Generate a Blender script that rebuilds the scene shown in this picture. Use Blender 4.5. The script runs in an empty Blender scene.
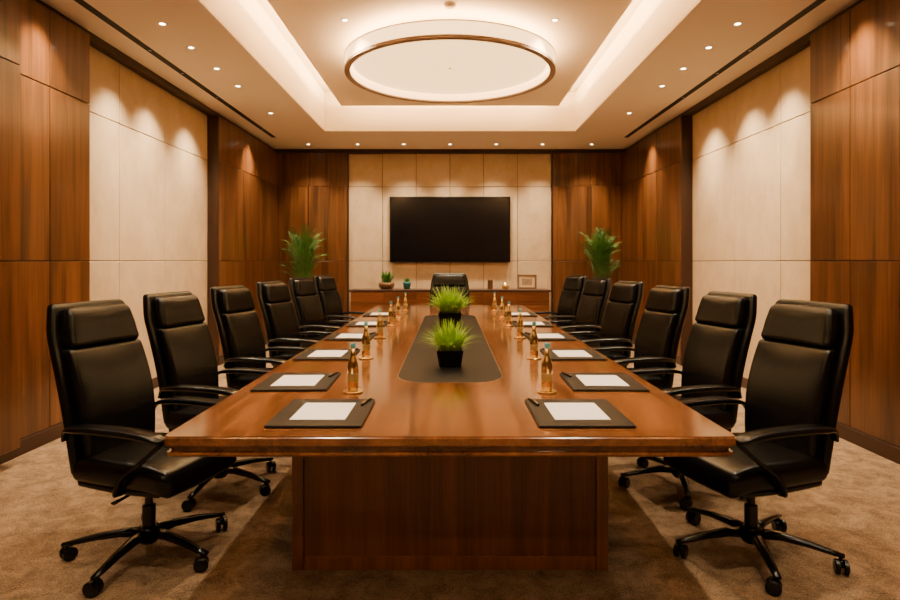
import bpy, bmesh, math, random
from mathutils import Vector, Matrix
random.seed(7)
S = bpy.context.scene
COL = S.collection

# ------------------------------------------------------------ materials
def new_mat(name):
    m = bpy.data.materials.new(name); m.use_nodes = True
    nt = m.node_tree; b = nt.nodes['Principled BSDF']
    return m, nt, b

def simple(name, col, rough=0.5, metal=0.0, coat=0.0, bump=None, emis=None, estr=0, trans=0, var=0.0, ior=None, spec=None, tint=None):
    m, nt, b = new_mat(name)
    b.inputs['Base Color'].default_value = (*col, 1)
    b.inputs['Roughness'].default_value = rough
    b.inputs['Metallic'].default_value = metal
    b.inputs['Coat Weight'].default_value = coat
    b.inputs['Transmission Weight'].default_value = trans
    if ior: b.inputs['IOR'].default_value = ior
    if spec is not None: b.inputs['Specular IOR Level'].default_value = spec
    if tint: b.inputs['Specular Tint'].default_value = (*tint, 1)
    if emis:
        b.inputs['Emission Color'].default_value = (*emis, 1)
        b.inputs['Emission Strength'].default_value = estr
    tc = nt.nodes.new('ShaderNodeTexCoord')
    if bump:
        n = nt.nodes.new('ShaderNodeTexNoise'); n.inputs['Scale'].default_value = bump[0]
        n.inputs['Detail'].default_value = 4
        bp = nt.nodes.new('ShaderNodeBump'); bp.inputs['Strength'].default_value = bump[1]
        bp.inputs['Distance'].default_value = bump[2] if len(bump) > 2 else 0.002
        nt.links.new(tc.outputs['Object'], n.inputs['Vector'])
        nt.links.new(n.outputs['Fac'], bp.inputs['Height'])
        nt.links.new(bp.outputs['Normal'], b.inputs['Normal'])
    if var:
        n = nt.nodes.new('ShaderNodeTexNoise'); n.inputs['Scale'].default_value = 12
        r = nt.nodes.new('ShaderNodeMix'); r.data_type = 'RGBA'
        r.inputs[6].default_value = (*[c*(1-var) for c in col], 1)
        r.inputs[7].default_value = (*[min(1, c*(1+var)) for c in col], 1)
        nt.links.new(tc.outputs['Object'], n.inputs['Vector'])
        nt.links.new(n.outputs['Fac'], r.inputs[0])
        nt.links.new(r.outputs[2], b.inputs['Base Color'])
    return m

def wood(name, dark, light, grain='Z', rough=0.35, coat=0.2, border=None, fine=1.0, streak=0.25, span=(0.38, 0.70)):
    m, nt, b = new_mat(name)
    L = nt.links.new; N = nt.nodes.new
    tc = N('ShaderNodeTexCoord')
    at = N('ShaderNodeAttribute'); at.attribute_name = 'pan'
    add = N('ShaderNodeVectorMath'); add.operation = 'MULTIPLY_ADD'
    add.inputs[1].default_value = (37, 23, 31)
    L(at.outputs['Vector'], add.inputs[0]); L(tc.outputs['Object'], add.inputs[2])
    mp = N('ShaderNodeMapping')
    sc = {'Z': (9, 9, 0.55), 'Y': (9, 0.55, 9), 'X': (0.55, 9, 9)}[grain]
    mp.inputs['Scale'].default_value = tuple(s*fine for s in sc)
    L(add.outputs[0], mp.inputs['Vector'])
    n1 = N('ShaderNodeTexNoise'); n1.inputs['Scale'].default_value = 1.0
    n1.inputs['Detail'].default_value = 6; n1.inputs['Roughness'].default_value = 0.58
    n1.inputs['Distortion'].default_value = 0.6
    L(mp.outputs[0], n1.inputs['Vector'])
    mp2 = N('ShaderNodeMapping'); mp2.inputs['Scale'].default_value = tuple((s*9 if s > 1 else s*2.5) for s in sc)
    L(add.outputs[0], mp2.inputs['Vector'])
    n2 = N('ShaderNodeTexNoise'); n2.inputs['Scale'].default_value = 1.0; n2.inputs['Detail'].default_value = 3
    L(mp2.outputs[0], n2.inputs['Vector'])
    mx = N('ShaderNodeMath'); mx.operation = 'MULTIPLY_ADD'; mx.inputs[1].default_value = streak
    L(n2.outputs['Fac'], mx.inputs[0]); 
    sub = N('ShaderNodeMath'); sub.operation = 'MULTIPLY'; sub.inputs[1].default_value = 1.07-streak
    L(n1.outputs['Fac'], sub.inputs[0]); L(sub.outputs[0], mx.inputs[2])
    cr = N('ShaderNodeValToRGB')
    cr.color_ramp.elements[0].position = span[0]; cr.color_ramp.elements[0].color = (*dark, 1)
    cr.color_ramp.elements[1].position = span[1]; cr.color_ramp.elements[1].color = (*light, 1)
    L(mx.outputs[0], cr.inputs[0])
    out = cr.outputs[0]
    sx = N('ShaderNodeSeparateXYZ'); L(at.outputs['Vector'], sx.inputs[0])
    br = N('ShaderNodeMath'); br.operation = 'MULTIPLY_ADD'; br.inputs[1].default_value = 0.28; br.inputs[2].default_value = 0.86
    L(sx.outputs[0], br.inputs[0])
    hs = N('ShaderNodeHueSaturation'); L(br.outputs[0], hs.inputs['Value']); L(out, hs.inputs['Color'])
    out = hs.outputs[0]
    if border:
        hx, y0, y1, w = border
        s = N('ShaderNodeSeparateXYZ'); L(tc.outputs['Object'], s.inputs[0])
        ab = N('ShaderNodeMath'); ab.operation = 'ABSOLUTE'; L(s.outputs[0], ab.inputs[0])
        a1 = N('ShaderNodeMath'); a1.operation = 'SUBTRACT'; a1.inputs[1].default_value = hx - w; L(ab.outputs[0], a1.inputs[0])
        a2 = N('ShaderNodeMath'); a2.operation = 'SUBTRACT'; a2.inputs[0].default_value = y0 + w; L(s.outputs[1], a2.inputs[1])
        a3 = N('ShaderNodeMath'); a3.operation = 'SUBTRACT'; a3.inputs[1].default_value = y1 - w; L(s.outputs[1], a3.inputs[0])
        m1 = N('ShaderNodeMath'); m1.operation = 'MAXIMUM'; L(a1.outputs[0], m1.inputs[0]); L(a2.outputs[0], m1.inputs[1])
        m2 = N('ShaderNodeMath'); m2.operation = 'MAXIMUM'; L(m1.outputs[0], m2.inputs[0]); L(a3.outputs[0], m2.inputs[1])
        g = N('ShaderNodeMath'); g.operation = 'GREATER_THAN'; g.inputs[1].default_value = 0; L(m2.outputs[0], g.inputs[0])
        c = N('ShaderNodeMath'); c.operation = 'COMPARE'; c.inputs[1].default_value = 0; c.inputs[2].default_value = 0.0025; L(m2.outputs[0], c.inputs[0])
        mixa = N('ShaderNodeMix'); mixa.data_type = 'RGBA'; mixa.blend_type = 'MULTIPLY'
        mixa.inputs[7].default_value = (0.80, 0.75, 0.72, 1); L(g.outputs[0], mixa.inputs[0]); L(out, mixa.inputs[6])
        mixb = N('ShaderNodeMix'); mixb.data_type = 'RGBA'; mixb.inputs[7].default_value = (0.05, 0.018, 0.008, 1)
        L(c.outputs[0], mixb.inputs[0]); L(mixa.outputs[2], mixb.inputs[6]); out = mixb.outputs[2]
    L(out, b.inputs['Base Color'])
    b.inputs['Roughness'].default_value = rough
    b.inputs['Coat Weight'].default_value = coat
    b.inputs['Coat Roughness'].default_value = 0.10
    bp = N('ShaderNodeBump'); bp.inputs['Strength'].default_value = 0.03; bp.inputs['Distance'].default_value = 0.001
    L(n2.outputs['Fac'], bp.inputs['Height']); L(bp.outputs['Normal'], b.inputs['Normal'])
    return m

def carpet(name):
    m, nt, b = new_mat(name); L = nt.links.new; N = nt.nodes.new
    tc = N('ShaderNodeTexCoord')
    n1 = N('ShaderNodeTexNoise'); n1.inputs['Scale'].default_value = 7; n1.inputs['Detail'].default_value = 10; n1.inputs['Roughness'].default_value = 0.8
    n1.inputs['Distortion'].default_value = 0.4
    n2 = N('ShaderNodeTexNoise'); n2.inputs['Scale'].default_value = 130; n2.inputs['Detail'].default_value = 2
    L(tc.outputs['Object'], n1.inputs['Vector']); L(tc.outputs['Object'], n2.inputs['Vector'])
    a = N('ShaderNodeMath'); a.operation = 'MULTIPLY_ADD'; a.inputs[1].default_value = 0.35
    L(n2.outputs['Fac'], a.inputs[0]); 
    s = N('ShaderNodeMath'); s.operation = 'MULTIPLY'; s.inputs[1].default_value = 0.65
    L(n1.outputs['Fac'], s.inputs[0]); L(s.outputs[0], a.inputs[2])
    cr = N('ShaderNodeValToRGB')
    cr.color_ramp.elements[0].position = 0.38; cr.color_ramp.elements[0].color = (0.062, 0.038, 0.021, 1)
    cr.color_ramp.elements[1].position = 0.62; cr.color_ramp.elements[1].color = (0.27, 0.18, 0.105, 1)
    L(a.outputs[0], cr.inputs[0]); L(cr.outputs[0], b.inputs['Base Color'])
    b.inputs['Roughness'].default_value = 0.95
    b.inputs['Specular IOR Level'].default_value = 0.1
    bp = N('ShaderNodeBump'); bp.inputs['Strength'].default_value = 0.6; bp.inputs['Distance'].default_value = 0.006
    L(n2.outputs['Fac'], bp.inputs['Height']); L(bp.outputs['Normal'], b.inputs['Normal'])
    return m

def stone(name):
    m, nt, b = new_mat(name); L = nt.links.new; N = nt.nodes.new
    tc = N('ShaderNodeTexCoord'); at = N('ShaderNodeAttribute'); at.attribute_name = 'pan'
    add = N('ShaderNodeVectorMath'); add.operation = 'MULTIPLY_ADD'; add.inputs[1].default_value = (37, 23, 31)
    L(at.outputs['Vector'], add.inputs[0]); L(tc.outputs['Object'], add.inputs[2])
    mp = N('ShaderNodeMapping'); mp.inputs['Scale'].default_value = (3.5, 3.5, 2.5); L(add.outputs[0], mp.inputs['Vector'])
    n1 = N('ShaderNodeTexNoise'); n1.inputs['Scale'].default_value = 1; n1.inputs['Detail'].default_value = 9; n1.inputs['Roughness'].default_value = 0.7
    L(mp.outputs[0], n1.inputs['Vector'])
    cr = N('ShaderNodeValToRGB')
    cr.color_ramp.elements[0].position = 0.3; cr.color_ramp.elements[0].color = (0.45, 0.325, 0.19, 1)
    cr.color_ramp.elements[1].position = 0.7; cr.color_ramp.elements[1].color = (0.60, 0.455, 0.29, 1)
    L(n1.outputs['Fac'], cr.inputs[0]); L(cr.outputs[0], b.inputs['Base Color'])
    b.inputs['Roughness'].default_value = 0.6
    n2 = N('ShaderNodeTexNoise'); n2.inputs['Scale'].default_value = 120; L(tc.outputs['Object'], n2.inputs['Vector'])
    bp = N('ShaderNodeBump'); bp.inputs['Strength'].default_value = 0.15; bp.inputs['Distance'].default_value = 0.002
    L(n2.outputs['Fac'], bp.inputs['Height']); L(bp.outputs['Normal'], b.inputs['Normal'])
    return m

WARM = (1.0, 0.76, 0.49)
M_wood = wood('wall_wood_veneer', (0.038, 0.0125, 0.0034), (0.17, 0.062, 0.0155), 'Z', 0.30, 0.25, streak=0.28)
M_table = wood('table_wood', (0.100, 0.032, 0.0095), (0.37, 0.142, 0.042), 'Y', 0.16, 0.5, border=(1.07, 2.216, 8.9, 0.085), streak=0.22, span=(0.38, 0.68))
M_tbase = wood('table_base_wood', (0.085, 0.026, 0.008), (0.23, 0.080, 0.023), 'Z', 0.33, 0.2, streak=0.3)
M_post = wood('table_post_wood', (0.12, 0.038, 0.011), (0.30, 0.105, 0.030), 'Z', 0.3, 0.3, streak=0.3)
M_cred = wood('credenza_wood', (0.09, 0.028, 0.008), (0.23, 0.080, 0.022), 'X', 0.40, 0.1)
M_ctop = wood('credenza_top_wood', (0.025, 0.008, 0.003), (0.06, 0.020, 0.007), 'X', 0.7, 0.0)
M_stone = stone('beige_wall_panel')
M_dark = simple('dark_backing', (0.012, 0.007, 0.004), 0.8)
M_trim = simple('dark_wood_trim', (0.03, 0.010, 0.004), 0.4, bump=(40, 0.1))
M_ceil = simple('ceiling_plaster', (0.91, 0.80, 0.63), 0.9, bump=(60, 0.05))
M_carpet = carpet('carpet')
M_leather = simple('black_leather', (0.0028, 0.0028, 0.003), 0.27, bump=(180, 0.15, 0.001), spec=0.36, tint=(0.82, 0.92, 1.0))
M_plast = simple('black_plastic', (0.0028, 0.0028, 0.003), 0.22, spec=0.42, tint=(0.82, 0.92, 1.0))
M_metal = simple('dark_metal', (0.04, 0.04, 0.042), 0.3, metal=0.8)
M_inlay = simple('black_inlay_leather', (0.004, 0.0038, 0.0037), 0.5, bump=(200, 0.2, 0.001), spec=0.2)
M_inrim = simple('inlay_rim', (0.25, 0.16, 0.09), 0.3, metal=0.6)
M_folder = simple('dark_folder_leather', (0.008, 0.0072, 0.0075), 0.5, bump=(220, 0.3, 0.001), spec=0.25)
M_paper = simple('white_paper', (0.93, 0.92, 0.92), 0.8)
M_gold = simple('gold_metal', (0.92, 0.70, 0.30), 0.22, metal=1.0)
M_label = simple('bottle_label', (0.62, 0.46, 0.18), 0.35, metal=0.7)
M_cap = simple('bottle_cap', (0.10, 0.38, 0.46), 0.35)
M_pot = simple('black_pot', (0.004, 0.004, 0.004), 0.35, spec=0.4)
M_soil = simple('soil', (0.03, 0.02, 0.012), 0.95, bump=(60, 0.8, 0.01))
M_grass = simple('lime_grass', (0.36, 0.57, 0.028), 0.5, var=0.5)
M_palm = simple('palm_leaf', (0.045, 0.165, 0.020), 0.5, var=0.7)
M_stem = simple('palm_stem', (0.08, 0.11, 0.03), 0.6)
M_tv = simple('tv_screen', (0.003, 0.003, 0.004), 0.15)
M_tvf = simple('tv_bezel', (0.005, 0.005, 0.005), 0.3)
M_white = simple('downlight_trim', (0.75, 0.62, 0.45), 0.5)
M_lens = simple('downlight_lens', (1, 0.9, 0.7), 0.4, emis=(1, 0.78, 0.50), estr=30)
M_lensd = simple('slot_spot_lens', (0.02, 0.015, 0.01), 0.3, emis=(1, 0.78, 0.50), estr=0.3)
M_led = simple('led_strip', (1, 0.9, 0.7), 0.4, emis=(1, 0.62, 0.28), estr=300)
M_led2 = simple('led_edge_strip', (1, 0.9, 0.7), 0.4, emis=(1, 0.60, 0.26), estr=52)
M_diff = simple('lamp_diffuser', (0.60, 0.42, 0.22), 0.6, emis=(1, 0.60, 0.24), estr=3.2)
M_glow = simple('lamp_inner_glow', (0.8, 0.6, 0.35), 0.6, emis=(1, 0.62, 0.26), estr=6.0)
M_drum = simple('lamp_shade_fabric', (0.8, 0.60, 0.38), 0.6, emis=(1, 0.60, 0.25), estr=4.0)
M_up = simple('added_uplight_glow', (1, 0.8, 0.6), 0.6, emis=(1, 0.66, 0.33), estr=34)  # glow of the hidden ring added to brighten the ceiling raft
M_bronze = simple('taupe_metal_rim', (0.40, 0.29, 0.20), 0.5, metal=0.15)
M_slot = simple('air_slot', (0.006, 0.005, 0.004), 0.7)
M_cer = simple('brown_ceramic', (0.16, 0.08, 0.035), 0.3, var=0.3)
M_teal = simple('teal_ceramic', (0.02, 0.13, 0.14), 0.3)
M_photo = simple('frame_print', (0.18, 0.11, 0.055), 0.6, var=0.6)
M_mat = simple('frame_mat', (0.40, 0.29, 0.17), 0.7)
M_jar = simple('jar_brass', (0.45, 0.28, 0.10), 0.35, metal=0.6)

# ------------------------------------------------------------ mesh helpers
def finish(name, bm, mat, parent=None, loc=(0, 0, 0), rot=(0, 0, 0), smooth=False, **props):
    me = bpy.data.meshes.new(name)
    bmesh.ops.recalc_face_normals(bm, faces=bm.faces)
    bm.to_mesh(me); bm.free()
    mats = mat if isinstance(mat, (list, tuple)) else [mat]
    for m in mats: me.materials.append(m)
    if smooth:
        for p in me.polygons: p.use_smooth = True
    ob = bpy.data.objects.new(name, me); COL.objects.link(ob)
    ob.location = loc; ob.rotation_euler = rot
    if parent: ob.parent = parent
    for k, v in props.items(): ob[k] = v
    return ob

def empty(name, loc=(0, 0, 0), rz=0, **props):
    e = bpy.data.objects.new(name, None); COL.objects.link(e)
    e.empty_display_size = 0.1
    e.location = loc; e.rotation_euler = (0, 0, rz)
    for k, v in props.items(): e[k] = v
    return e

def abox(bm, x0, x1, y0, y1, z0, z1, bev=0.0, mi=0, seg=2):
    t = bmesh.new()
    r = bmesh.ops.create_cube(t, size=1)
    for v in t.verts:
        v.co = Vector(((x0+x1)/2 + v.co.x*(x1-x0), (y0+y1)/2 + v.co.y*(y1-y0), (z0+z1)/2 + v.co.z*(z1-z0)))
    if bev > 0:
        bmesh.ops.bevel(t, geom=t.edges[:], offset=bev, segments=seg, affect='EDGES', profile=0.5)
    lay = bm.verts.layers.float_vector.get('pan') or bm.verts.layers.float_vector.new('pan')
    pv = (random.random(), random.random(), random.random())
    vm = {}
    for v in t.verts:
        nv = bm.verts.new(v.co); nv[lay] = pv; vm[v] = nv
    for f in t.faces:
        nf = bm.faces.new([vm[v] for v in f.verts]); nf.material_index = mi
    t.free()

def merge(bm, other, M=None, mi=None):
    vm = {}
    for v in other.verts:
        vm[v] = bm.verts.new(M @ v.co if M else v.co)
    for f in other.faces:
        nf = bm.faces.new([vm[v] for v in f.verts]); nf.material_index = f.material_index if mi is None else mi
        nf.smooth = f.smooth
    other.free()

def rbox(hx, hy, hz, r, n=(8, 8, 8), warp=None, k=4):
    bm = bmesh.new()
    def samples(h, n):
        i = h - r
        s = [-(i + r*math.tan(math.radians(45*(k-j)/k))) for j in range(k)]
        s += [-i + 2*i*j/n for j in range(n+1)]
        s += [(i + r*math.tan(math.radians(45*(j+1)/k))) for j in range(k)]
        return s
    H = (hx, hy, hz); A = [samples(H[a], n[a]) for a in range(3)]
    for ax in range(3):
        u, v = [(1, 2), (2, 0), (0, 1)][ax]
        for sgn in (-1, 1):
            g = []
            for a in A[u]:
                row = []
                for b in A[v]:
                    q = [0, 0, 0]; q[ax] = sgn*H[ax]; q[u] = a; q[v] = b
                    c = [max(-(H[i]-r), min(H[i]-r, q[i])) for i in range(3)]
                    d = Vector([q[i]-c[i] for i in range(3)])
                    p = Vector(c) + (d.normalized()*r if d.length > 1e-9 else d)
                    row.append(bm.verts.new(p))
                g.append(row)
            for i in range(len(g)-1):
                for j in range(len(g[0])-1):
                    f = [g[i][j], g[i+1][j], g[i+1][j+1], g[i][j+1]]
                    if sgn < 0: f.reverse()
                    bm.faces.new(f)
    bmesh.ops.remove_doubles(bm, verts=bm.verts, dist=1e-5)
    if warp:
        for v in bm.verts: v.co = Vector(warp(*v.co))
    return bm

def lathe(prof, seg=24, mats=None, center=(0, 0)):
    bm = bmesh.new(); rings = []
    for r, z in prof:
        if r < 1e-6: rings.append([bm.verts.new((center[0], center[1], z))])
        else: rings.append([bm.verts.new((center[0]+r*math.cos(2*math.pi*i/seg), center[1]+r*math.sin(2*math.pi*i/seg), z)) for i in range(seg)])
    for k in range(len(rings)-1):
        a, b = rings[k], rings[k+1]
        for i in range(seg):
            j = (i+1) % seg
            if len(a) == 1 and len(b) == 1: continue
            if len(a) == 1: f = [a[0], b[i], b[j]]
            elif len(b) == 1: f = [a[i], b[0], a[j]]
            else: f = [a[i], b[i], b[j], a[j]]
            fc = bm.faces.new(f)
            if mats: fc.material_index = mats[k]
    return bm

def sweep(bm, pts, w, t, side=Vector((0, 1, 0)), n=8, power=3.0):
    pts = [Vector(p) for p in pts]; rings = []
    for i, p in enumerate(pts):
        T = (pts[min(i+1, len(pts)-1)] - pts[max(i-1, 0)]).normalized()
        s = (side - T*side.dot(T)).normalized(); nn = T.cross(s)
        ww = w[i] if isinstance(w, list) else w; tt = t[i] if isinstance(t, list) else t
        ring = []
        for k in range(n*2):
            a = math.pi*k/n
            c, d = math.cos(a), math.sin(a)
            c = math.copysign(abs(c)**(2/power), c); d = math.copysign(abs(d)**(2/power), d)
            ring.append(bm.verts.new(p + s*c*ww/2 + nn*d*tt/2))
        rings.append(ring)
    m = n*2
    for a, b in zip(rings, rings[1:]):
        for k in range(m):
            bm.faces.new([a[k], a[(k+1) % m], b[(k+1) % m], b[k]])
    bm.faces.new(rings[0][::-1]); bm.faces.new(rings[-1])

def spline(ctrl, n=8):
    P = [Vector(c) for c in ctrl]; P = [2*P[0]-P[1]] + P + [2*P[-1]-P[-2]]
    out = []
    for i in range(1, len(P)-2):
        for j in range(n):
            t = j/n; a, b, c, d = P[i-1:i+3]
            out.append(0.5*((2*b) + (c-a)*t + (2*a-5*b+4*c-d)*t*t + (3*b-a-3*c+d)*t**3))
    out.append(P[-2]); return out

def slab(outline, z0, z1, bev=0.0, seg=2):
    bm = bmesh.new()
    lay = bm.verts.layers.float_vector.new('pan')
    vs = [bm.verts.new((x, y, z0)) for x, y in outline]
    f = bm.faces.new(vs)
    r = bmesh.ops.extrude_face_region(bm, geom=[f])
    for v in r['geom']:
        if isinstance(v, bmesh.types.BMVert): v.co.z = z1
    if bev:
        e = [e for e in bm.edges if abs(e.verts[0].co.z-e.verts[1].co.z) < 1e-6]
        bmesh.ops.bevel(bm, geom=e, offset=bev, segments=seg, affect='EDGES')
    return bm

def rrect(x0, x1, y0, y1, r, n=8):
    o = []
    for cx, cy, a0 in ((x1-r, y1-r, 0), (x0+r, y1-r, 90), (x0+r, y0+r, 180), (x1-r, y0+r, 270)):
        for i in range(n+1):
            a = math.radians(a0+90*i/n); o.append((cx+r*math.cos(a), cy+r*math.sin(a)))
    return o

def copy_tree(root, loc, rz=None, **props):
    def rec(o, par):
        c = o.copy(); COL.objects.link(c)
        if par: c.parent = par
        for ch in o.children: rec(ch, c)
        return c
    c = rec(root, None)
    c.location = loc
    if rz is not None: c.rotation_euler = (0, 0, rz)
    for k, v in props.items(): c[k] = v
    return c

# ------------------------------------------------------------ ROOM
WX = 3.25; H = 3.42; YB = 10.9; YF = -2.6
SP = 3.10     # protruding wood cladding face
ST = dict(kind='structure')
bm = bmesh.new(); abox(bm, -3.6, 3.6, YF-0.2, YB+0.3, -0.12, 0)
finish('floor', bm, M_carpet, **ST)
for nm, x0, x1 in (('wall_left', -3.45, -WX-0.03), ('wall_right', WX+0.03, 3.45)):
    bm = bmesh.new(); abox(bm, x0, x1, YF-0.1, YB+0.15, 0, 4.15); finish(nm, bm, M_dark, **ST)
bm = bmesh.new(); abox(bm, -WX-0.03, WX+0.03, YB+0.03, YB+0.15, 0, 4.15); finish('wall_back', bm, M_dark, **ST)
bm = bmesh.new(); abox(bm, -WX-0.03, WX+0.03, YF-0.1, YF, 0, 4.15); finish('wall_front', bm, M_wood, **ST)

# ceiling: soffit ring + tray + floating raft
OX = 1.93; OY0 = -1.6; OY1 = 9.25; RX = 1.63; RY1 = 8.98; RZ = 3.72
bm = bmesh.new()
abox(bm, -3.28, -OX, YF, YB+0.03, H, 4.0); abox(bm, OX, 3.28, YF, YB+0.03, H, 4.0)
abox(bm, -OX, OX, OY1, YB+0.03, H, 4.0); abox(bm, -OX, OX, YF, OY0, H, 4.0)
abox(bm, -3.28, 3.28, YF, YB+0.03, 4.0, 4.12)
abox(bm, -RX, RX, OY0+0.28, RY1, RZ, RZ+0.07, 0.004)
abox(bm, -1.1, 1.1, OY0+0.8, 8.3, RZ+0.07, 4.0)
finish('ceiling', bm, M_ceil, **ST)
tn = [0]
def trim(bm, mat, **k):
    tn[0] += 1
    return finish('trim_%d' % tn[0], bm, mat, **ST)
# opening lip
bm = bmesh.new()
for s in (-1, 1):
    abox(bm, min(s*OX, s*(OX+0.05)), max(s*OX, s*(OX+0.05)), OY0, OY1+0.05, H-0.018, H, 0.004)
abox(bm, -OX, OX, OY1, OY1+0.05, H-0.018, H, 0.004)
trim(bm, M_ceil)
# air slots
for s in (-1, 1):
    bm = bmesh.new(); a, b = sorted((s*2.84, s*2.91)); abox(bm, a, b, 0, 9.8, H-0.004, H)
    trim(bm, M_slot)
# cornice strips
bm = bmesh.new()
for s in (-1, 1):
    a, b = sorted((s*3.17, s*(WX+0.03))); abox(bm, a, b, YF, YB, H-0.07, H)
abox(bm, -3.17, 3.17, YB-0.07, YB+0.03, H-0.07, H)
trim(bm, M_trim)

ZS = [0.11, 1.40, 2.75, H-0.07]
G = 0.004
def clad_side(s, ys, face, mat, zs=ZS, back=None):
    bm = bmesh.new(); f = s*face; bk = s*(face+0.025)
    for y0, y1 in zip(ys, ys[1:]):
        for z0, z1 in zip(zs, zs[1:]):
            a, b = sorted((f, bk)); abox(bm, a, b, y0+G, y1-G, z0+G, z1-G, 0.003, 0, 1)
    ob = trim(bm, mat)
    return ob
def block_side(s, y0, y1, face, mat=M_dark):
    bm = bmesh.new(); a, b = sorted((s*face, s*(WX+0.03))); abox(bm, a, b, y0, y1, 0, H-0.07); trim(bm, mat)
for s in (-1, 1):
    ob = clad_side(s, [4.95, 5.9, 6.84, 8.06], WX, M_stone)
    near = [YF, -1.4, -0.3, 0.8, 1.8, 2.7, 3.45, 4.13, 4.65, 5.17]
    clad_side(s, near, SP, M_wood); block_side(s, YF, 5.17, SP+0.025, M_trim)
    far = [8.06, 9.0, 9.9, YB-0.08]
    clad_side(s, far, SP, M_wood); block_side(s, 8.06, YB+0.03, SP+0.025, M_trim)
    bm = bmesh.new()
    abox(bm, s*SP if s > 0 else -WX, WX if s > 0 else -SP, 8.035, 8.055, 0, H-0.07, 0.003); trim(bm, M_trim)
# small pilaster on left near
bm = bmesh.new()
for z0, z1 in zip(ZS, ZS[1:]): abox(bm, -SP, -2.97, 3.2, 4.15, z0+G, z1-G, 0.003, 0, 1)
trim(bm, M_wood)
# back wall
def clad_back(xs, face, mat, zs=ZS, th=0.025):
    bm = bmesh.new()
    for x0, x1 in zip(xs, xs[1:]):
        for z0, z1 in zip(zs, zs[1:]): abox(bm, x0+G, x1-G, face, face+th, z0+G, z1-G, 0.003, 0, 1)
    trim(bm, mat)
bx = [-1.84 + i*3.68/6 for i in range(7)]
clad_back(bx, YB, M_stone)
for s in (-1, 1):
    xs = sorted([s*1.86, s*2.55, s*3.10]); clad_back(xs, YB-0.08, M_wood)
    bm = bmesh.new(); a, b = sorted((s*1.84, s*3.10)); abox(bm, a, b, YB-0.055, YB+0.03, 0, H-0.07); trim(bm, M_trim)
# baseboards
for nm, s in (('baseboard_left', -1), ('baseboard_right', 1)):
    bm = bmesh.new()
    for y0, y1, f in ((YF, 5.17, SP-0.012), (5.17, 8.035, WX-0.012), (8.03, YB-0.08, SP-0.012)):
        a, b = sorted((s*f, s*(WX+0.03 if f > 3.2 else SP+0.025))); abox(bm, a, b, y0, y1, 0, 0.11, 0.003)
    finish(nm, bm, M_trim, **ST)
bm = bmesh.new(); abox(bm, -1.84, 1.84, YB-0.012, YB+0.03, 0, 0.11, 0.003)
for s in (-1, 1):
    a, b = sorted((s*1.84, s*3.08)); abox(bm, a, b, YB-0.092, YB-0.055, 0, 0.11, 0.003)
finish('baseboard_back', bm, M_trim, **ST)

# ------------------------------------------------------------ CONFERENCE TABLE
tb = empty('conference_table', (0, 5.5, 0), label='long polished reddish-brown wood boardroom table with black leather inlay', category='table')
def tpart(name, bm, mat, **k):
    ob = finish(name, bm, mat, **k); ob.parent = tb; ob.location = (0, 0, 0)
    ob.matrix_parent_inverse = Matrix.Translation((0, -5.5, 0)); return ob
bm = slab(rrect(-1.07, 1.07, 2.216, 8.9, 0.035), 0.710, 0.75, 0.007, 3)
tpart('tabletop', bm, M_table)
# moulded apron: recessed band above a small rounded lower lip, one closed profile swept round the edge
prof = [(-0.020, 0.710), (-0.020, 0.692), (-0.009, 0.689), (-0.007, 0.682), (-0.009, 0.675), (-0.014, 0.672)]
bm = bmesh.new(); bm.verts.layers.float_vector.new('pan'); rings = []
for off, z in prof:
    rings.append([bm.verts.new((x, y, z)) for x, y in rrect(-1.07-off, 1.07+off, 2.216-off, 8.9+off, 0.030)])
for a, b in zip(rings, rings[1:]):
    for k in range(len(a)): bm.faces.new([a[k], a[(k+1) % len(a)], b[(k+1) % len(a)], b[k]])
bm.faces.new(rings[0][::-1]); bm.faces.new(rings[-1])
tpart('apron', bm, M_table)
bm = bmesh.new()
bw = 0.715; y0 = 2.71; y1 = 8.4
abox(bm, -bw+0.05, bw-0.05, y0+0.016, y1-0.016, 0.06, 0.672)
for sx in (-1, 1):
    for yy in (y0, y1-0.055):
        a, b = sorted((sx*bw, sx*(bw-0.053))); abox(bm, a, b, yy, yy+0.055, 0.0, 0.672, 0.004, 1)
    ys = [y0+0.055+i*(y1-y0-0.11)/5 for i in range(6)]
    for u, v in zip(ys, ys[1:]):
        a, b = sorted((sx*(bw-0.012), sx*(bw-0.05))); abox(bm, a, b, u+0.003, v-0.003, 0.06, 0.672, 0.002)
tpart('pedestal_base', bm, [M_tbase, M_post])
bm = bmesh.new(); abox(bm, -bw+0.056, bw-0.056, y0+0.006, y1-0.006, 0, 0.06, 0.003)
tpart('plinth', bm, M_post)
def inlay(hx, y0, y1, ry, n=14):
    o = []
    for cx, cy, a0 in ((hx*0.45, y1-ry, 0), (-hx*0.45, y1-ry, 90), (-hx*0.45, y0+ry, 180), (hx*0.45, y0+ry, 270)):
        for i in range(n+1):
            a = math.radians(a0+90*i/n); o.append((cx+hx*0.55*math.cos(a), cy+ry*math.sin(a)))
    return o
bm = slab(inlay(0.299, 3.203, 7.247, 0.217), 0.75, 0.7503, 0); tpart('inlay_border', bm, M_inrim)
bm = slab(inlay(0.295, 3.208, 7.242, 0.213), 0.75, 0.7507, 0); tpart('leather_inlay', bm, M_inlay)
TZ = 0.7505; IZ = 0.7510

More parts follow.
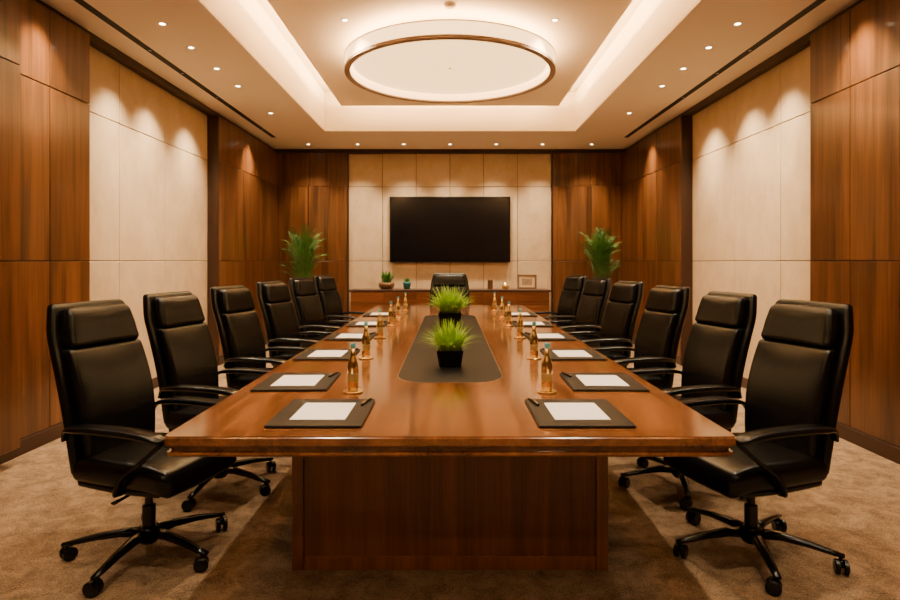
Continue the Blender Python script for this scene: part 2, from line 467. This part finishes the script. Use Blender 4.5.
# ------------------------------------------------------------ CHAIR
def spx(z):
    t = (z-0.45)/0.75
    return -0.195 - 0.13*t - 0.03*t*t + 0.028*math.sin(math.pi*min(1, max(0, t*1.25)))
def make_chair():
    ch = empty('office_chair', (0, 0, 0), label='high-back black leather executive swivel chair with curved arms', category='chair')
    def ws(x, y, z):
        top = 1 if z > 0 else 0
        w = 1 - 0.10*max(0, -x/0.27)
        y2 = y*w
        z2 = z + 0.018*top*(1-(x/0.27)**2)*(1-(y/0.26)**2)
        if x > 0.1: z2 -= 0.9*(x-0.1)**2
        z2 += 0.012*(y/0.26)**2
        return (x*1.04+0.045, y2, z2+0.445)
    finish('seat', rbox(0.27, 0.252, 0.058, 0.040, (12, 12, 2), ws), M_leather, ch, smooth=True)
    def wu(x, y, z): return (x+0.02, y*(1-0.1*max(0, -x/0.25)), z+0.380+0.25*(x*x*0.3+y*y*0.5))
    finish('seat_pan', rbox(0.235, 0.225, 0.018, 0.015, (8, 8, 1), wu), M_plast, ch, smooth=True)
    def wid(z):
        t = (z-0.45)/0.75
        return 0.88 + 0.15*math.sin(math.pi*min(1, t*0.9+0.08)) - 0.06*max(0, t-0.85)/0.15
    def mk_back(zc, hz, hy, th, xo, bulge):
        def w(x, y, z):
            Z = zc+z; f = wid(Z)
            X = spx(Z) + xo + x + 0.32*y*y
            if x > 0: X += bulge*(1-(y/hy)**2)*(1-(z/hz)**2)
            return (X, y*f, Z)
        return w
    finish('backrest', rbox(0.032, 0.212, 0.262, 0.022, (1, 10, 12), mk_back(0.736, 0.262, 0.212, 0, 0.016, 0.016)), M_leather, ch, smooth=True)
    finish('headrest', rbox(0.038, 0.208, 0.092, 0.030, (1, 10, 6), mk_back(1.088, 0.092, 0.208, 0, 0.022, 0.010)), M_leather, ch, smooth=True)
    finish('back_shell', rbox(0.026, 0.248, 0.39, 0.022, (1, 10, 16), mk_back(0.81, 0.39, 0.248, 0, -0.034, 0)), M_leather, ch, smooth=True)
    for s in (-1, 1):
        bm = bmesh.new()
        yy = s*0.284
        c = [(-0.225, s*0.250, 0.60), (-0.19, s*0.268, 0.648), (-0.09, yy, 0.666), (0.06, yy, 0.668), (0.22, yy, 0.662),
             (0.310, yy, 0.646), (0.310, yy, 0.620), (0.235, yy, 0.556), (0.13, yy, 0.478), (0.08, s*0.27, 0.40), (0.04, s*0.2, 0.368)]
        pts = spline(c, 6); n = len(pts)
        w = []; t = []
        def sm(a, b, x):
            x = max(0, min(1, (x-a)/(b-a))); return x*x*(3-2*x)
        for i in range(n):
            u = i/(n-1)
            k = sm(0.06, 0.2, u)*(1-sm(0.44, 0.60, u))
            w.append(0.040 + 0.045*k); t.append(0.018 + 0.016*k)
        sweep(bm, pts, w, t, Vector((0, 1, 0)))
        finish('armrest', bm, M_plast, ch, smooth=True)
    bm = bmesh.new(); t_ = rbox(0.13, 0.075, 0.028, 0.012, (2, 2, 1), lambda x, y, z: (x-0.01, y, z+0.345)); merge(bm, t_)
    t_ = rbox(0.06, 0.03, 0.012, 0.008, (2, 2, 1), lambda x, y, z: (x-0.16, y, z+0.36+0.8*max(0, -x)**1.0*0.6)); merge(bm, t_)
    finish('tilt_mechanism', bm, M_plast, ch, smooth=True)
    bm = bmesh.new(); sweep(bm, [(0.02, -0.07, 0.34), (0.03, -0.15, 0.34), (0.03, -0.24, 0.335)], [0.012, 0.012, 0.03], 0.012, Vector((1, 0, 0)), 4, 2)
    finish('tilt_lever', bm, M_plast, ch, smooth=True)
    finish('gas_lift', lathe([(0, 0.09), (0.030, 0.09), (0.030, 0.235), (0.026, 0.24), (0.018, 0.242), (0.018, 0.33), (0, 0.33)], 20), M_metal, ch, smooth=False)
    bm = lathe([(0, 0.060), (0.038, 0.060), (0.050, 0.075), (0.050, 0.125), (0.04, 0.14), (0.034, 0.141), (0, 0.141)], 20)
    for i in range(5):
        a = math.radians(-9+72*i); d = Vector((math.cos(a), math.sin(a), 0)); sd = Vector((-d.y, d.x, 0))
        pts = [d*0.03+Vector((0, 0, 0.105)), d*0.12+Vector((0, 0, 0.112)), d*0.23+Vector((0, 0, 0.101)), d*0.325+Vector((0, 0, 0.084)), d*0.375+Vector((0, 0, 0.077))]
        sweep(bm, pts, [0.060, 0.050, 0.042, 0.034, 0.028], [0.044, 0.036, 0.028, 0.022, 0.016], sd, 6, 3)
    sb = finish('star_base', bm, M_plast, ch, smooth=True)
    for i in range(5):
        a = math.radians(-9+72*i); 
        bm = bmesh.new()
        for s in (-1, 1):
            t_ = lathe([(0, -0.011), (0.026, -0.011), (0.032, -0.007), (0.032, 0.007), (0.026, 0.011), (0, 0.011)], 18)
            merge(bm, t_, Matrix.Translation((-0.012, s*0.017, 0.032)) @ Matrix.Rotation(math.pi/2, 4, 'X'))
        t_ = rbox(0.017, 0.007, 0.016, 0.005, (1, 1, 1), lambda x, y, z: (x-0.008, y, z+0.046)); merge(bm, t_)
        t_ = lathe([(0, 0.04), (0.008, 0.04), (0.008, 0.075), (0, 0.075)], 10); merge(bm, t_)
        sp = random.uniform(-0.6, 0.6)
        finish('caster', bm, M_plast, sb, (0.36*math.cos(a), 0.36*math.sin(a), 0), (0, 0, a+1.2+sp), smooth=False)
    return ch
chair = make_chair()
chair_y = [2.87, 3.73, 4.75, 5.85, 7.0, 8.22]
chair_x = [1.44, 1.43, 1.43, 1.43, 1.43, 1.43]
grp = 'black leather chairs around the boardroom table'
chair['group'] = grp
chair.location = (-chair_x[0], chair_y[0], 0); chair.rotation_euler = (0, 0, math.radians(-16))
yaw = [16, 13, 13, 15, 17, 19]
copy_tree(chair, (chair_x[0], chair_y[0], 0), math.radians(196))
for i in range(1, 6):
    copy_tree(chair, (-chair_x[i], chair_y[i], 0), math.radians(-yaw[i]))
    copy_tree(chair, (chair_x[i], chair_y[i], 0), math.radians(180+yaw[i]))
hc = copy_tree(chair, (-0.005, 9.32, 0), math.radians(-90), label='high-back black leather executive chair at the head of the table')
hc.scale = (1.0, 1.25, 1.0)

# ------------------------------------------------------------ TABLE ITEMS
fpos = [(-0.535, 2.555), (-0.81, 3.21), (-0.84, 4.14), (-0.84, 5.12), (-0.84, 6.15), (-0.84, 7.25)]
bm = slab(rrect(-0.19, 0.19, -0.230, 0.230, 0.012, 4), 0, 0.010, 0.003, 2)
folder = finish('document_folder', bm, M_folder, label='dark grey leather document folder lying on the table', category='folder', group='folders on the boardroom table')
bm = slab(rrect(-0.112, 0.112, -0.140, 0.140, 0.001, 1), 0, 0.0025)
paper = finish('paper_sheet', bm, M_paper, label='blank white paper sheet on a dark folder', category='paper', group='paper sheets on folders')
bm = bmesh.new()
t_ = lathe([(0, -0.07), (0.002, -0.068), (0.005, -0.055), (0.0055, 0.0), (0.006, 0.001), (0.006, 0.065), (0.004, 0.07), (0, 0.07)], 12)
merge(bm, t_, Matrix.Translation((0, 0, 0.006)) @ Matrix.Rotation(math.pi/2, 4, 'X'))
pen = empty('pen', label='black pen with gold clip lying on a folder', category='pen', group='pens on folders')
finish('barrel', bm, M_plast, pen, smooth=True)
bm = bmesh.new(); abox(bm, -0.0015, 0.0015, -0.06, -0.015, 0.011, 0.0145, 0.0005); finish('clip', bm, M_gold, pen)
bot = empty('water_bottle', label='slim gold metal water bottle with blue-green cap', category='bottle', group='gold bottles on the table')
bm = lathe([(0, 0), (0.025, 0), (0.0275, 0.004), (0.0275, 0.115), (0.0265, 0.132), (0.021, 0.152), (0.014, 0.168), (0.0115, 0.178), (0.0115, 0.212), (0, 0.212)], 24)
finish('bottle_body', bm, M_gold, bot, smooth=True)
bm = lathe([(0.0278, 0.045), (0.0283, 0.046), (0.0283, 0.085), (0.0278, 0.086)], 24); finish('bottle_label', bm, M_label, bot, smooth=True)
bm = lathe([(0, 0.211), (0.0125, 0.211), (0.013, 0.213), (0.013, 0.231), (0.011, 0.235), (0, 0.235)], 20); finish('bottle_cap', bm, M_cap, bot, smooth=False)
bm = lathe([(0, 0), (0.048, 0), (0.050, 0.002), (0.050, 0.007), (0.048, 0.009), (0, 0.009)], 28)
coaster = finish('coaster', bm, M_gold, label='round polished gold coaster under a bottle', category='coaster', group='gold coasters on the table')
bpos = [(-0.48, 2.97), (-0.56, 4.0), (-0.59, 5.05), (-0.59, 6.0), (-0.59, 6.8), (-0.58, 7.8)]
first = True
for i, (fx, fy) in enumerate(fpos):
    for s in (1, -1):
        rz = random.uniform(-0.03, 0.03) if i else 0.0
        X = fx*s
        bxp, byp = bpos[i][0]*s, bpos[i][1]
        pnx = X + 0.160*s; pny = fy+0.15
        if first:
            folder.location = (X, fy, TZ); paper.location = (X, fy, TZ+0.010)
            pen.location = (pnx, pny, TZ+0.010); pen.rotation_euler = (0, 0, math.radians(-12))
            coaster.location = (bxp, byp, TZ); bot.location = (bxp, byp, TZ+0.009); first = False
        else:
            copy_tree(folder, (X, fy, TZ), rz); copy_tree(paper, (X, fy, TZ+0.010), rz)
            copy_tree(pen, (pnx, pny, TZ+0.010), math.radians(-12*s))
            copy_tree(coaster, (bxp, byp, TZ)); copy_tree(bot, (bxp, byp, TZ+0.009), random.uniform(0, 3))

# grass plants
def blade(bm, base, ang, lean, length, w, seg=6, mi=0):
    d = Vector((math.cos(ang), math.sin(ang), 0)); sd = Vector((-d.y, d.x, 0)); prev = None
    p = Vector(base); th = lean*0.25
    for i in range(seg+1):
        u = i/seg; ww = w*(1-u**1.6)*(0.6+0.4*min(1, u*4)) + 0.0004
        a = bm.verts.new(p - sd*ww/2); b = bm.verts.new(p + sd*ww/2)
        if prev:
            f = bm.faces.new([prev[0], prev[1], b, a]); f.material_index = mi
        prev = (a, b); th = lean*(0.35+0.75*u)
        p = p + (d*math.sin(th) + Vector((0, 0, 1))*math.cos(th))*length/seg
def grass_plant(x, y, z, sc, n, lmin, lmax):
    pl = empty('potted_grass', (x, y, z), label='bright green grass plant in a square black pot on the table', category='plant', group='potted grasses on the table')
    bm = bmesh.new(); h = 0.100*sc; a = 0.066*sc; b = 0.082*sc
    def ring(r, zz): return [bm.verts.new((r*sx, r*sy, zz)) for sx, sy in ((-1, -1), (1, -1), (1, 1), (-1, 1))]
    rs = [ring(a, 0), ring(b, h), ring(b-0.008, h), ring(b-0.010, h-0.018)]
    bm.faces.new(rs[0][::-1])
    for p, q in zip(rs, rs[1:]):
        for k in range(4): bm.faces.new([p[k], p[(k+1) % 4], q[(k+1) % 4], q[k]])
    e = [e for e in bm.edges if abs(e.verts[0].co.z-e.verts[1].co.z) > 0.05]
    bmesh.ops.bevel(bm, geom=e, offset=0.008, segments=3, affect='EDGES')
    finish('pot', bm, M_pot, pl)
    bm = bmesh.new(); abox(bm, -b+0.012, b-0.012, -b+0.012, b-0.012, h-0.03, h-0.012); finish('soil', bm, M_soil, pl)
    bm = bmesh.new()
    for i in range(n):
        r = b*0.7*math.sqrt(random.random()); t = random.uniform(0, 6.283)
        ln = random.uniform(0.1, 2.0)
        blade(bm, (r*math.cos(t), r*math.sin(t), h-0.015), t+random.uniform(-0.6, 0.6), ln, random.uniform(lmin, lmax)*sc, 0.0095*sc)
    finish('grass_foliage', bm, M_grass, pl)
grass_plant(0, 3.73, IZ, 1.0, 430, 0.12, 0.22)
grass_plant(0, 5.95, IZ, 1.4, 500, 0.12, 0.22)

# ------------------------------------------------------------ CREDENZA
CY0, CY1, CH = 10.38, YB-0.013, 0.90
cr = empty('credenza', (0, (CY0+CY1)/2, 0), label='long low reddish wood credenza against the back wall', category='cabinet')
yc = (CY0+CY1)/2; hy = (CY1-CY0)/2
bm = bmesh.new(); abox(bm, -1.72, 1.72, -hy+0.025, hy, 0.08, CH-0.04); abox(bm, -1.66, 1.66, -hy+0.06, hy-0.02, 0, 0.08)
finish('cabinet_body', bm, M_cred, cr)
bm = bmesh.new(); abox(bm, -1.75, 1.75, -hy, hy, CH-0.04, CH, 0.004); finish('countertop', bm, M_ctop, cr)
for i in range(6):
    x0 = -1.72+i*3.44/6
    bm = bmesh.new(); abox(bm, x0+0.004, x0+3.44/6-0.004, -hy+0.005, -hy+0.025, 0.085, 0.66, 0.002)
    d = finish('door', bm, M_cred, cr)
    hx = x0+3.44/6-0.05 if i % 2 == 0 else x0+0.05
    bm = bmesh.new(); abox(bm, hx-0.005, hx+0.005, -hy-0.012, -hy+0.005, 0.40, 0.56, 0.002); finish('handle', bm, M_gold, d)
    bm = bmesh.new(); abox(bm, x0+0.004, x0+3.44/6-0.004, -hy+0.005, -hy+0.025, 0.668, CH-0.045, 0.002)
    d = finish('drawer', bm, M_cred, cr)

# TV
tv = empty('television', (0, YB-0.045, 1.97), label='large black flat-screen television mounted on the beige wall', category='television')
bm = bmesh.new(); abox(bm, -1.09, 1.09, -0.03, 0.02, -0.595, 0.595, 0.006); finish('bezel', bm, M_tvf, tv)
bm = bmesh.new(); abox(bm, -1.075, 1.075, -0.0325, -0.0300, -0.575, 0.58); finish('screen', bm, M_tv, tv)
bm = bmesh.new(); abox(bm, -0.3, 0.3, 0.02, 0.045, -0.2, 0.2); finish('wall_mount', bm, M_tvf, tv)

# credenza decor
def small_plant(name, x, y, potprof, mat, n, ln, w, label, leafm):
    p = empty(name, (x, y, CH), label=label, category='plant')
    finish('pot', lathe(potprof, 24), mat, p, smooth=True)
    zt = max(z for r, z in potprof); r0 = [r for r, z in potprof if z == zt][0]
    finish('soil', lathe([(0, zt-0.02), (r0*0.85, zt-0.02), (r0*0.85, zt-0.012), (0, zt-0.010)], 20), M_soil, p)
    bm = bmesh.new()
    for i in range(n):
        t = random.uniform(0, 6.283); r = r0*0.6*random.random()
        blade(bm, (r*math.cos(t), r*math.sin(t), zt-0.012), t, random.uniform(0.1, 1.3), random.uniform(0.6, 1)*ln, w, 5)
    finish('foliage', bm, leafm, p)
PY = 10.6
small_plant('potted_plant', -1.12, PY, [(0, 0), (0.09, 0), (0.14, 0.05), (0.145, 0.10), (0.135, 0.12), (0.125, 0.12), (0.12, 0.09)], M_cer, 90, 0.26, 0.035,
            'leafy green plant in a brown ceramic bowl on the credenza', M_palm)
small_plant('potted_succulent', -0.76, PY, [(0, 0), (0.055, 0), (0.07, 0.10), (0.072, 0.13), (0.065, 0.13), (0.06, 0.10)], M_teal, 40, 0.10, 0.02,
            'small green succulent in a dark teal pot on the credenza', M_palm)
cupm = simple('bronze_cup', (0.22, 0.13, 0.06), 0.35, metal=0.6)
cup = finish('decorative_cup', lathe([(0, 0), (0.045, 0), (0.05, 0.02), (0.046, 0.15), (0.05, 0.17), (0.044, 0.17), (0.04, 0.03), (0, 0.03)], 24), cupm,
             loc=(0.71, PY, CH), smooth=True, label='small bronze cup on the credenza', category='cup')
jar = empty('lidded_jar', (0.98, PY, CH), label='low brass jar with lid on the credenza', category='jar')
finish('jar_body', lathe([(0, 0), (0.05, 0), (0.065, 0.04), (0.06, 0.09), (0, 0.09)], 24), M_jar, jar, smooth=True)
finish('lid', lathe([(0, 0.09), (0.05, 0.09), (0.045, 0.105), (0.012, 0.115), (0.014, 0.13), (0, 0.135)], 24), M_gold, jar, smooth=True)
fr = empty('picture_frame', (1.36, PY, CH+0.003), label='gold-brown tabletop picture frame with small picture on the credenza', category='picture frame')
fr.rotation_euler = (math.radians(-10), 0, math.radians(-8))
FB = simple('frame_gold_brown', (0.10, 0.045, 0.010), 0.55)
bm = bmesh.new()
for a in ((-0.17, 0.17, 0, 0.035), (-0.17, 0.17, 0.225, 0.26), (-0.17, -0.135, 0.035, 0.225), (0.135, 0.17, 0.035, 0.225)):
    abox(bm, a[0], a[1], -0.01, 0.01, a[2], a[3], 0.003)
finish('frame', bm, FB, fr)
bm = bmesh.new(); abox(bm, -0.135, 0.135, -0.002, 0.006, 0.035, 0.225); finish('mat_board', bm, M_mat, fr)
bm = bmesh.new(); abox(bm, -0.09, 0.09, -0.004, -0.002, 0.07, 0.19); finish('picture', bm, M_photo, fr)

# ------------------------------------------------------------ PALMS
def palm(x, y, label):
    p = empty('potted_palm', (x, y, 0), label=label, category='plant', group='tall potted palms in the corners')
    finish('pot', lathe([(0, 0), (0.14, 0), (0.16, 0.02), (0.20, 0.42), (0.205, 0.45), (0.185, 0.45), (0.18, 0.40), (0, 0.40)], 32), M_pot, p, smooth=False)
    finish('soil', lathe([(0, 0.40), (0.178, 0.40), (0.175, 0.415), (0, 0.42)], 24), M_soil, p)
    bs = bmesh.new(); bl = bmesh.new()
    for k in range(54):
        a = random.uniform(0, 6.283) if k > 11 else k*0.524; r = 0.07*random.random()
        hh = random.uniform(1.0, 1.60)
        base = Vector((r*math.cos(a), r*math.sin(a), 0.41)); top = base + Vector((math.cos(a)*0.05, math.sin(a)*0.05, hh-0.41))
        L = random.uniform(0.34, 0.46); lean = random.uniform(0.1, 1.0)
        pts = [base, (base+top)/2, top]; d = Vector((math.cos(a), math.sin(a), 0)); q = top.copy(); rach = [q.copy()]
        for i in range(10):
            th = lean*(0.3+1.2*i/10); q = q + (d*math.sin(th)+Vector((0, 0, math.cos(th))))*L/10; rach.append(q.copy())
        sd = Vector((-d.y, d.x, 0))
        sweep(bs, pts+rach[1:], [0.011]*3+[0.005]*10, [0.011]*3+[0.005]*10, sd, 3, 2)
        for i in range(22):
            u = i/21; f = u*9.99; j = int(f); pnt = rach[j].lerp(rach[j+1], f-j); T = (rach[j+1]-rach[j]).normalized()
            ll = 0.165*(0.55+0.45*math.sin(math.pi*min(1, u+0.15)))
            for s in (-1, 1):
                dr = (sd*s*0.7 + T*0.75 + Vector((0, 0, random.uniform(-0.2, 0.35)))).normalized()
                wv = T.cross(dr).cross(dr).normalized()*0.0045
                m_ = pnt+dr*ll*0.5; e_ = pnt+dr*ll+Vector((0, 0, -0.02))
                v = [bl.verts.new(pnt), bl.verts.new(m_+wv), bl.verts.new(e_), bl.verts.new(m_-wv)]
                bl.faces.new(v)
    finish('stems', bs, M_stem, p, smooth=True)
    finish('fronds', bl, M_palm, p)
palm(-2.50, 10.15, 'tall green palm in a black pot by the wood panels')
palm(2.55, 10.15, 'tall green palm in a black pot by the wood panels')

# ------------------------------------------------------------ CEILING LAMP
lamp = empty('ceiling_lamp', (0.0, 6.60, 3.44), label='large round drum ceiling lamp with glowing diffuser and taupe metal rim', category='lamp')
R = 1.14
finish('rim', lathe([(R-0.055, -0.006), (R+0.006, -0.006), (R+0.006, 0.024), (R-0.02, 0.024), (R-0.055, 0.012), (R-0.055, -0.006)], 96), M_bronze, lamp, smooth=False)
finish('lamp_shade', lathe([(R-0.02, 0.024), (R, 0.024), (R, 0.150), (R-0.02, 0.150), (R-0.02, 0.024)], 96), M_drum, lamp)
finish('top_rim', lathe([(R-0.02, 0.150), (R+0.006, 0.150), (R+0.006, 0.160), (R-0.02, 0.160), (R-0.02, 0.150)], 96), M_bronze, lamp)
finish('diffuser', lathe([(0, 0.085), (R-0.09, 0.085), (R-0.09, 0.115), (0, 0.115)], 96), M_diff, lamp)
finish('glow_ring', lathe([(R-0.088, 0.100), (R-0.021, 0.100), (R-0.021, 0.115), (R-0.088, 0.115), (R-0.088, 0.100)], 96), M_glow, lamp)
finish('finial', lathe([(0, 0.070), (0.012, 0.072), (0.015, 0.085), (0, 0.085)], 20), M_gold, lamp, smooth=True)
finish('canopy', lathe([(0, 0.115), (R-0.35, 0.115), (R-0.35, 0.28), (0, 0.28)], 64), M_ceil, lamp)
finish('added_uplight', lathe([(R-0.2, 0.12), (R-0.1, 0.12), (R-0.1, 0.13), (R-0.2, 0.13), (R-0.2, 0.12)], 64), M_up, lamp)  # unseen glowing ring, added above the lamp to lift the raft's brightness
sd = finish('smoke_detector', lathe([(0, -0.035), (0.03, -0.035), (0.05, -0.02), (0.055, 0), (0, 0)], 24), M_white, loc=(0, 5.42, RZ), smooth=True,
            label='small round smoke detector on the ceiling', category='smoke detector')

# ------------------------------------------------------------ LIGHTS
LG = dict(label='warm LED strip hidden in the ceiling cove', category='light strip', group='cove LED strips')
for s in (-1, 1):
    bm = bmesh.new(); abox(bm, s*1.50-0.015, s*1.50+0.015, OY0+0.4, RY1-0.1, RZ+0.07, RZ+0.085)
    finish('led_strip', bm, M_led, **LG)
    bm = bmesh.new(); a, b = sorted((s*RX, s*(RX+0.010))); abox(bm, a, b, OY0+0.4, RY1-0.02, RZ+0.025, RZ+0.055)
    finish('led_strip', bm, M_led2, **LG)
bm = bmesh.new(); abox(bm, -1.46, 1.46, RY1-0.14, RY1-0.11, RZ+0.07, RZ+0.085)
finish('led_strip', bm, M_led, **LG)
bm = bmesh.new(); abox(bm, -RX+0.03, RX-0.03, RY1, RY1+0.010, RZ+0.025, RZ+0.055)
finish('led_strip', bm, M_led2, **LG)

def spot_data(name, e, size, blend=0.5, soft=0.05):
    l = bpy.data.lights.new(name, 'SPOT'); l.energy = e; l.color = WARM; l.spot_size = math.radians(size); l.spot_blend = blend; l.shadow_soft_size = soft
    return l
L_gen = spot_data('downlight_beam', 120, 85, 1.0, 0.05)
L_tab = spot_data('table_beam', 370, 108, 1.0, 0.05)
L_back = spot_data('washer_beam', 380, 84, 1.0, 0.06)
L_side = spot_data('slot_beam', 520, 88, 1.0, 0.06)
dl = empty('downlight', label='small round recessed ceiling downlight, lit warm white', category='downlight', group='recessed ceiling downlights')
finish('trim_ring', lathe([(0.024, -0.002), (0.040, -0.006), (0.043, 0.0), (0.024, 0.0), (0.024, -0.002)], 24), M_white, dl, smooth=False)
finish('lens', lathe([(0, -0.001), (0.024, -0.001), (0.024, 0.0), (0, 0.0)], 20), M_lens, dl)
sl = empty('slot_spotlight', label='tiny black wall-washing spotlight set in the dark ceiling slot', category='spotlight', group='spotlights in the ceiling slots')
finish('trim_ring', lathe([(0.016, -0.002), (0.026, -0.004), (0.028, 0.0), (0.016, 0.0), (0.016, -0.002)], 20), M_slot, sl, smooth=False)
finish('lens', lathe([(0, -0.001), (0.016, -0.001), (0.016, 0.0), (0, 0.0)], 16), M_lensd, sl)
def add_light(par, data, rot=(0, 0, 0)):
    o = bpy.data.objects.new('lamp_beam', data); COL.objects.link(o); o.parent = par; o.location = (0, 0, -0.012); o.rotation_euler = rot
posns = []
for y in (-1.2, 0.4, 2.0, 3.6, 5.11, 5.68, 6.3, 6.93, 8.2):  # the pair behind the camera is added to light the table base front
    for s in (-1, 1): posns.append((s*2.45, y, H, L_gen if y not in (5.11, 6.3) else None, (0, 0, 0), 0))
for x in (-2.45, -1.6, -0.8, 0.0, 0.8, 1.6, 2.45):
    posns.append((x, 10.38, H, L_back, (math.radians(5), 0, 0), 0))
for y in (-0.6, 1.2, 3.4, 5.78, 8.3):  # unseen pairs near and behind the camera are added to light the table
    for s in (-1, 1): posns.append((s*1.01, y, RZ, L_tab, (0, 0, 0), 0))
for y in (4.5, 5.75, 6.45, 7.4, 9.2):
    for s in (-1, 1): posns.append((s*2.875, y, H-0.004, L_side, (0, s*math.radians(-4), 0), 1))
first = [True, True]
for x, y, z, data, rot, kind in posns:
    src = (dl, sl)[kind]
    if first[kind]: d = src; d.location = (x, y, z); first[kind] = False
    else:
        d = src.copy(); COL.objects.link(d); d.location = (x, y, z)
        for c in [c for c in src.children if c.type == 'MESH']:
            k = c.copy(); COL.objects.link(k); k.parent = d
    if data: add_light(d, data, rot)

w = bpy.data.worlds.new('world'); S.world = w; w.use_nodes = True
w.node_tree.nodes['Background'].inputs[0].default_value = (0.05, 0.035, 0.02, 1)

# ------------------------------------------------------------ CAMERA
cam = bpy.data.cameras.new('camera'); co = bpy.data.objects.new('camera', cam); COL.objects.link(co)
co.location = (0, 0, 1.4); co.rotation_euler = (math.pi/2, 0, 0)
cam.sensor_width = 36; cam.lens = 24; cam.shift_y = -39/900; cam.clip_start = 0.05
S.camera = co
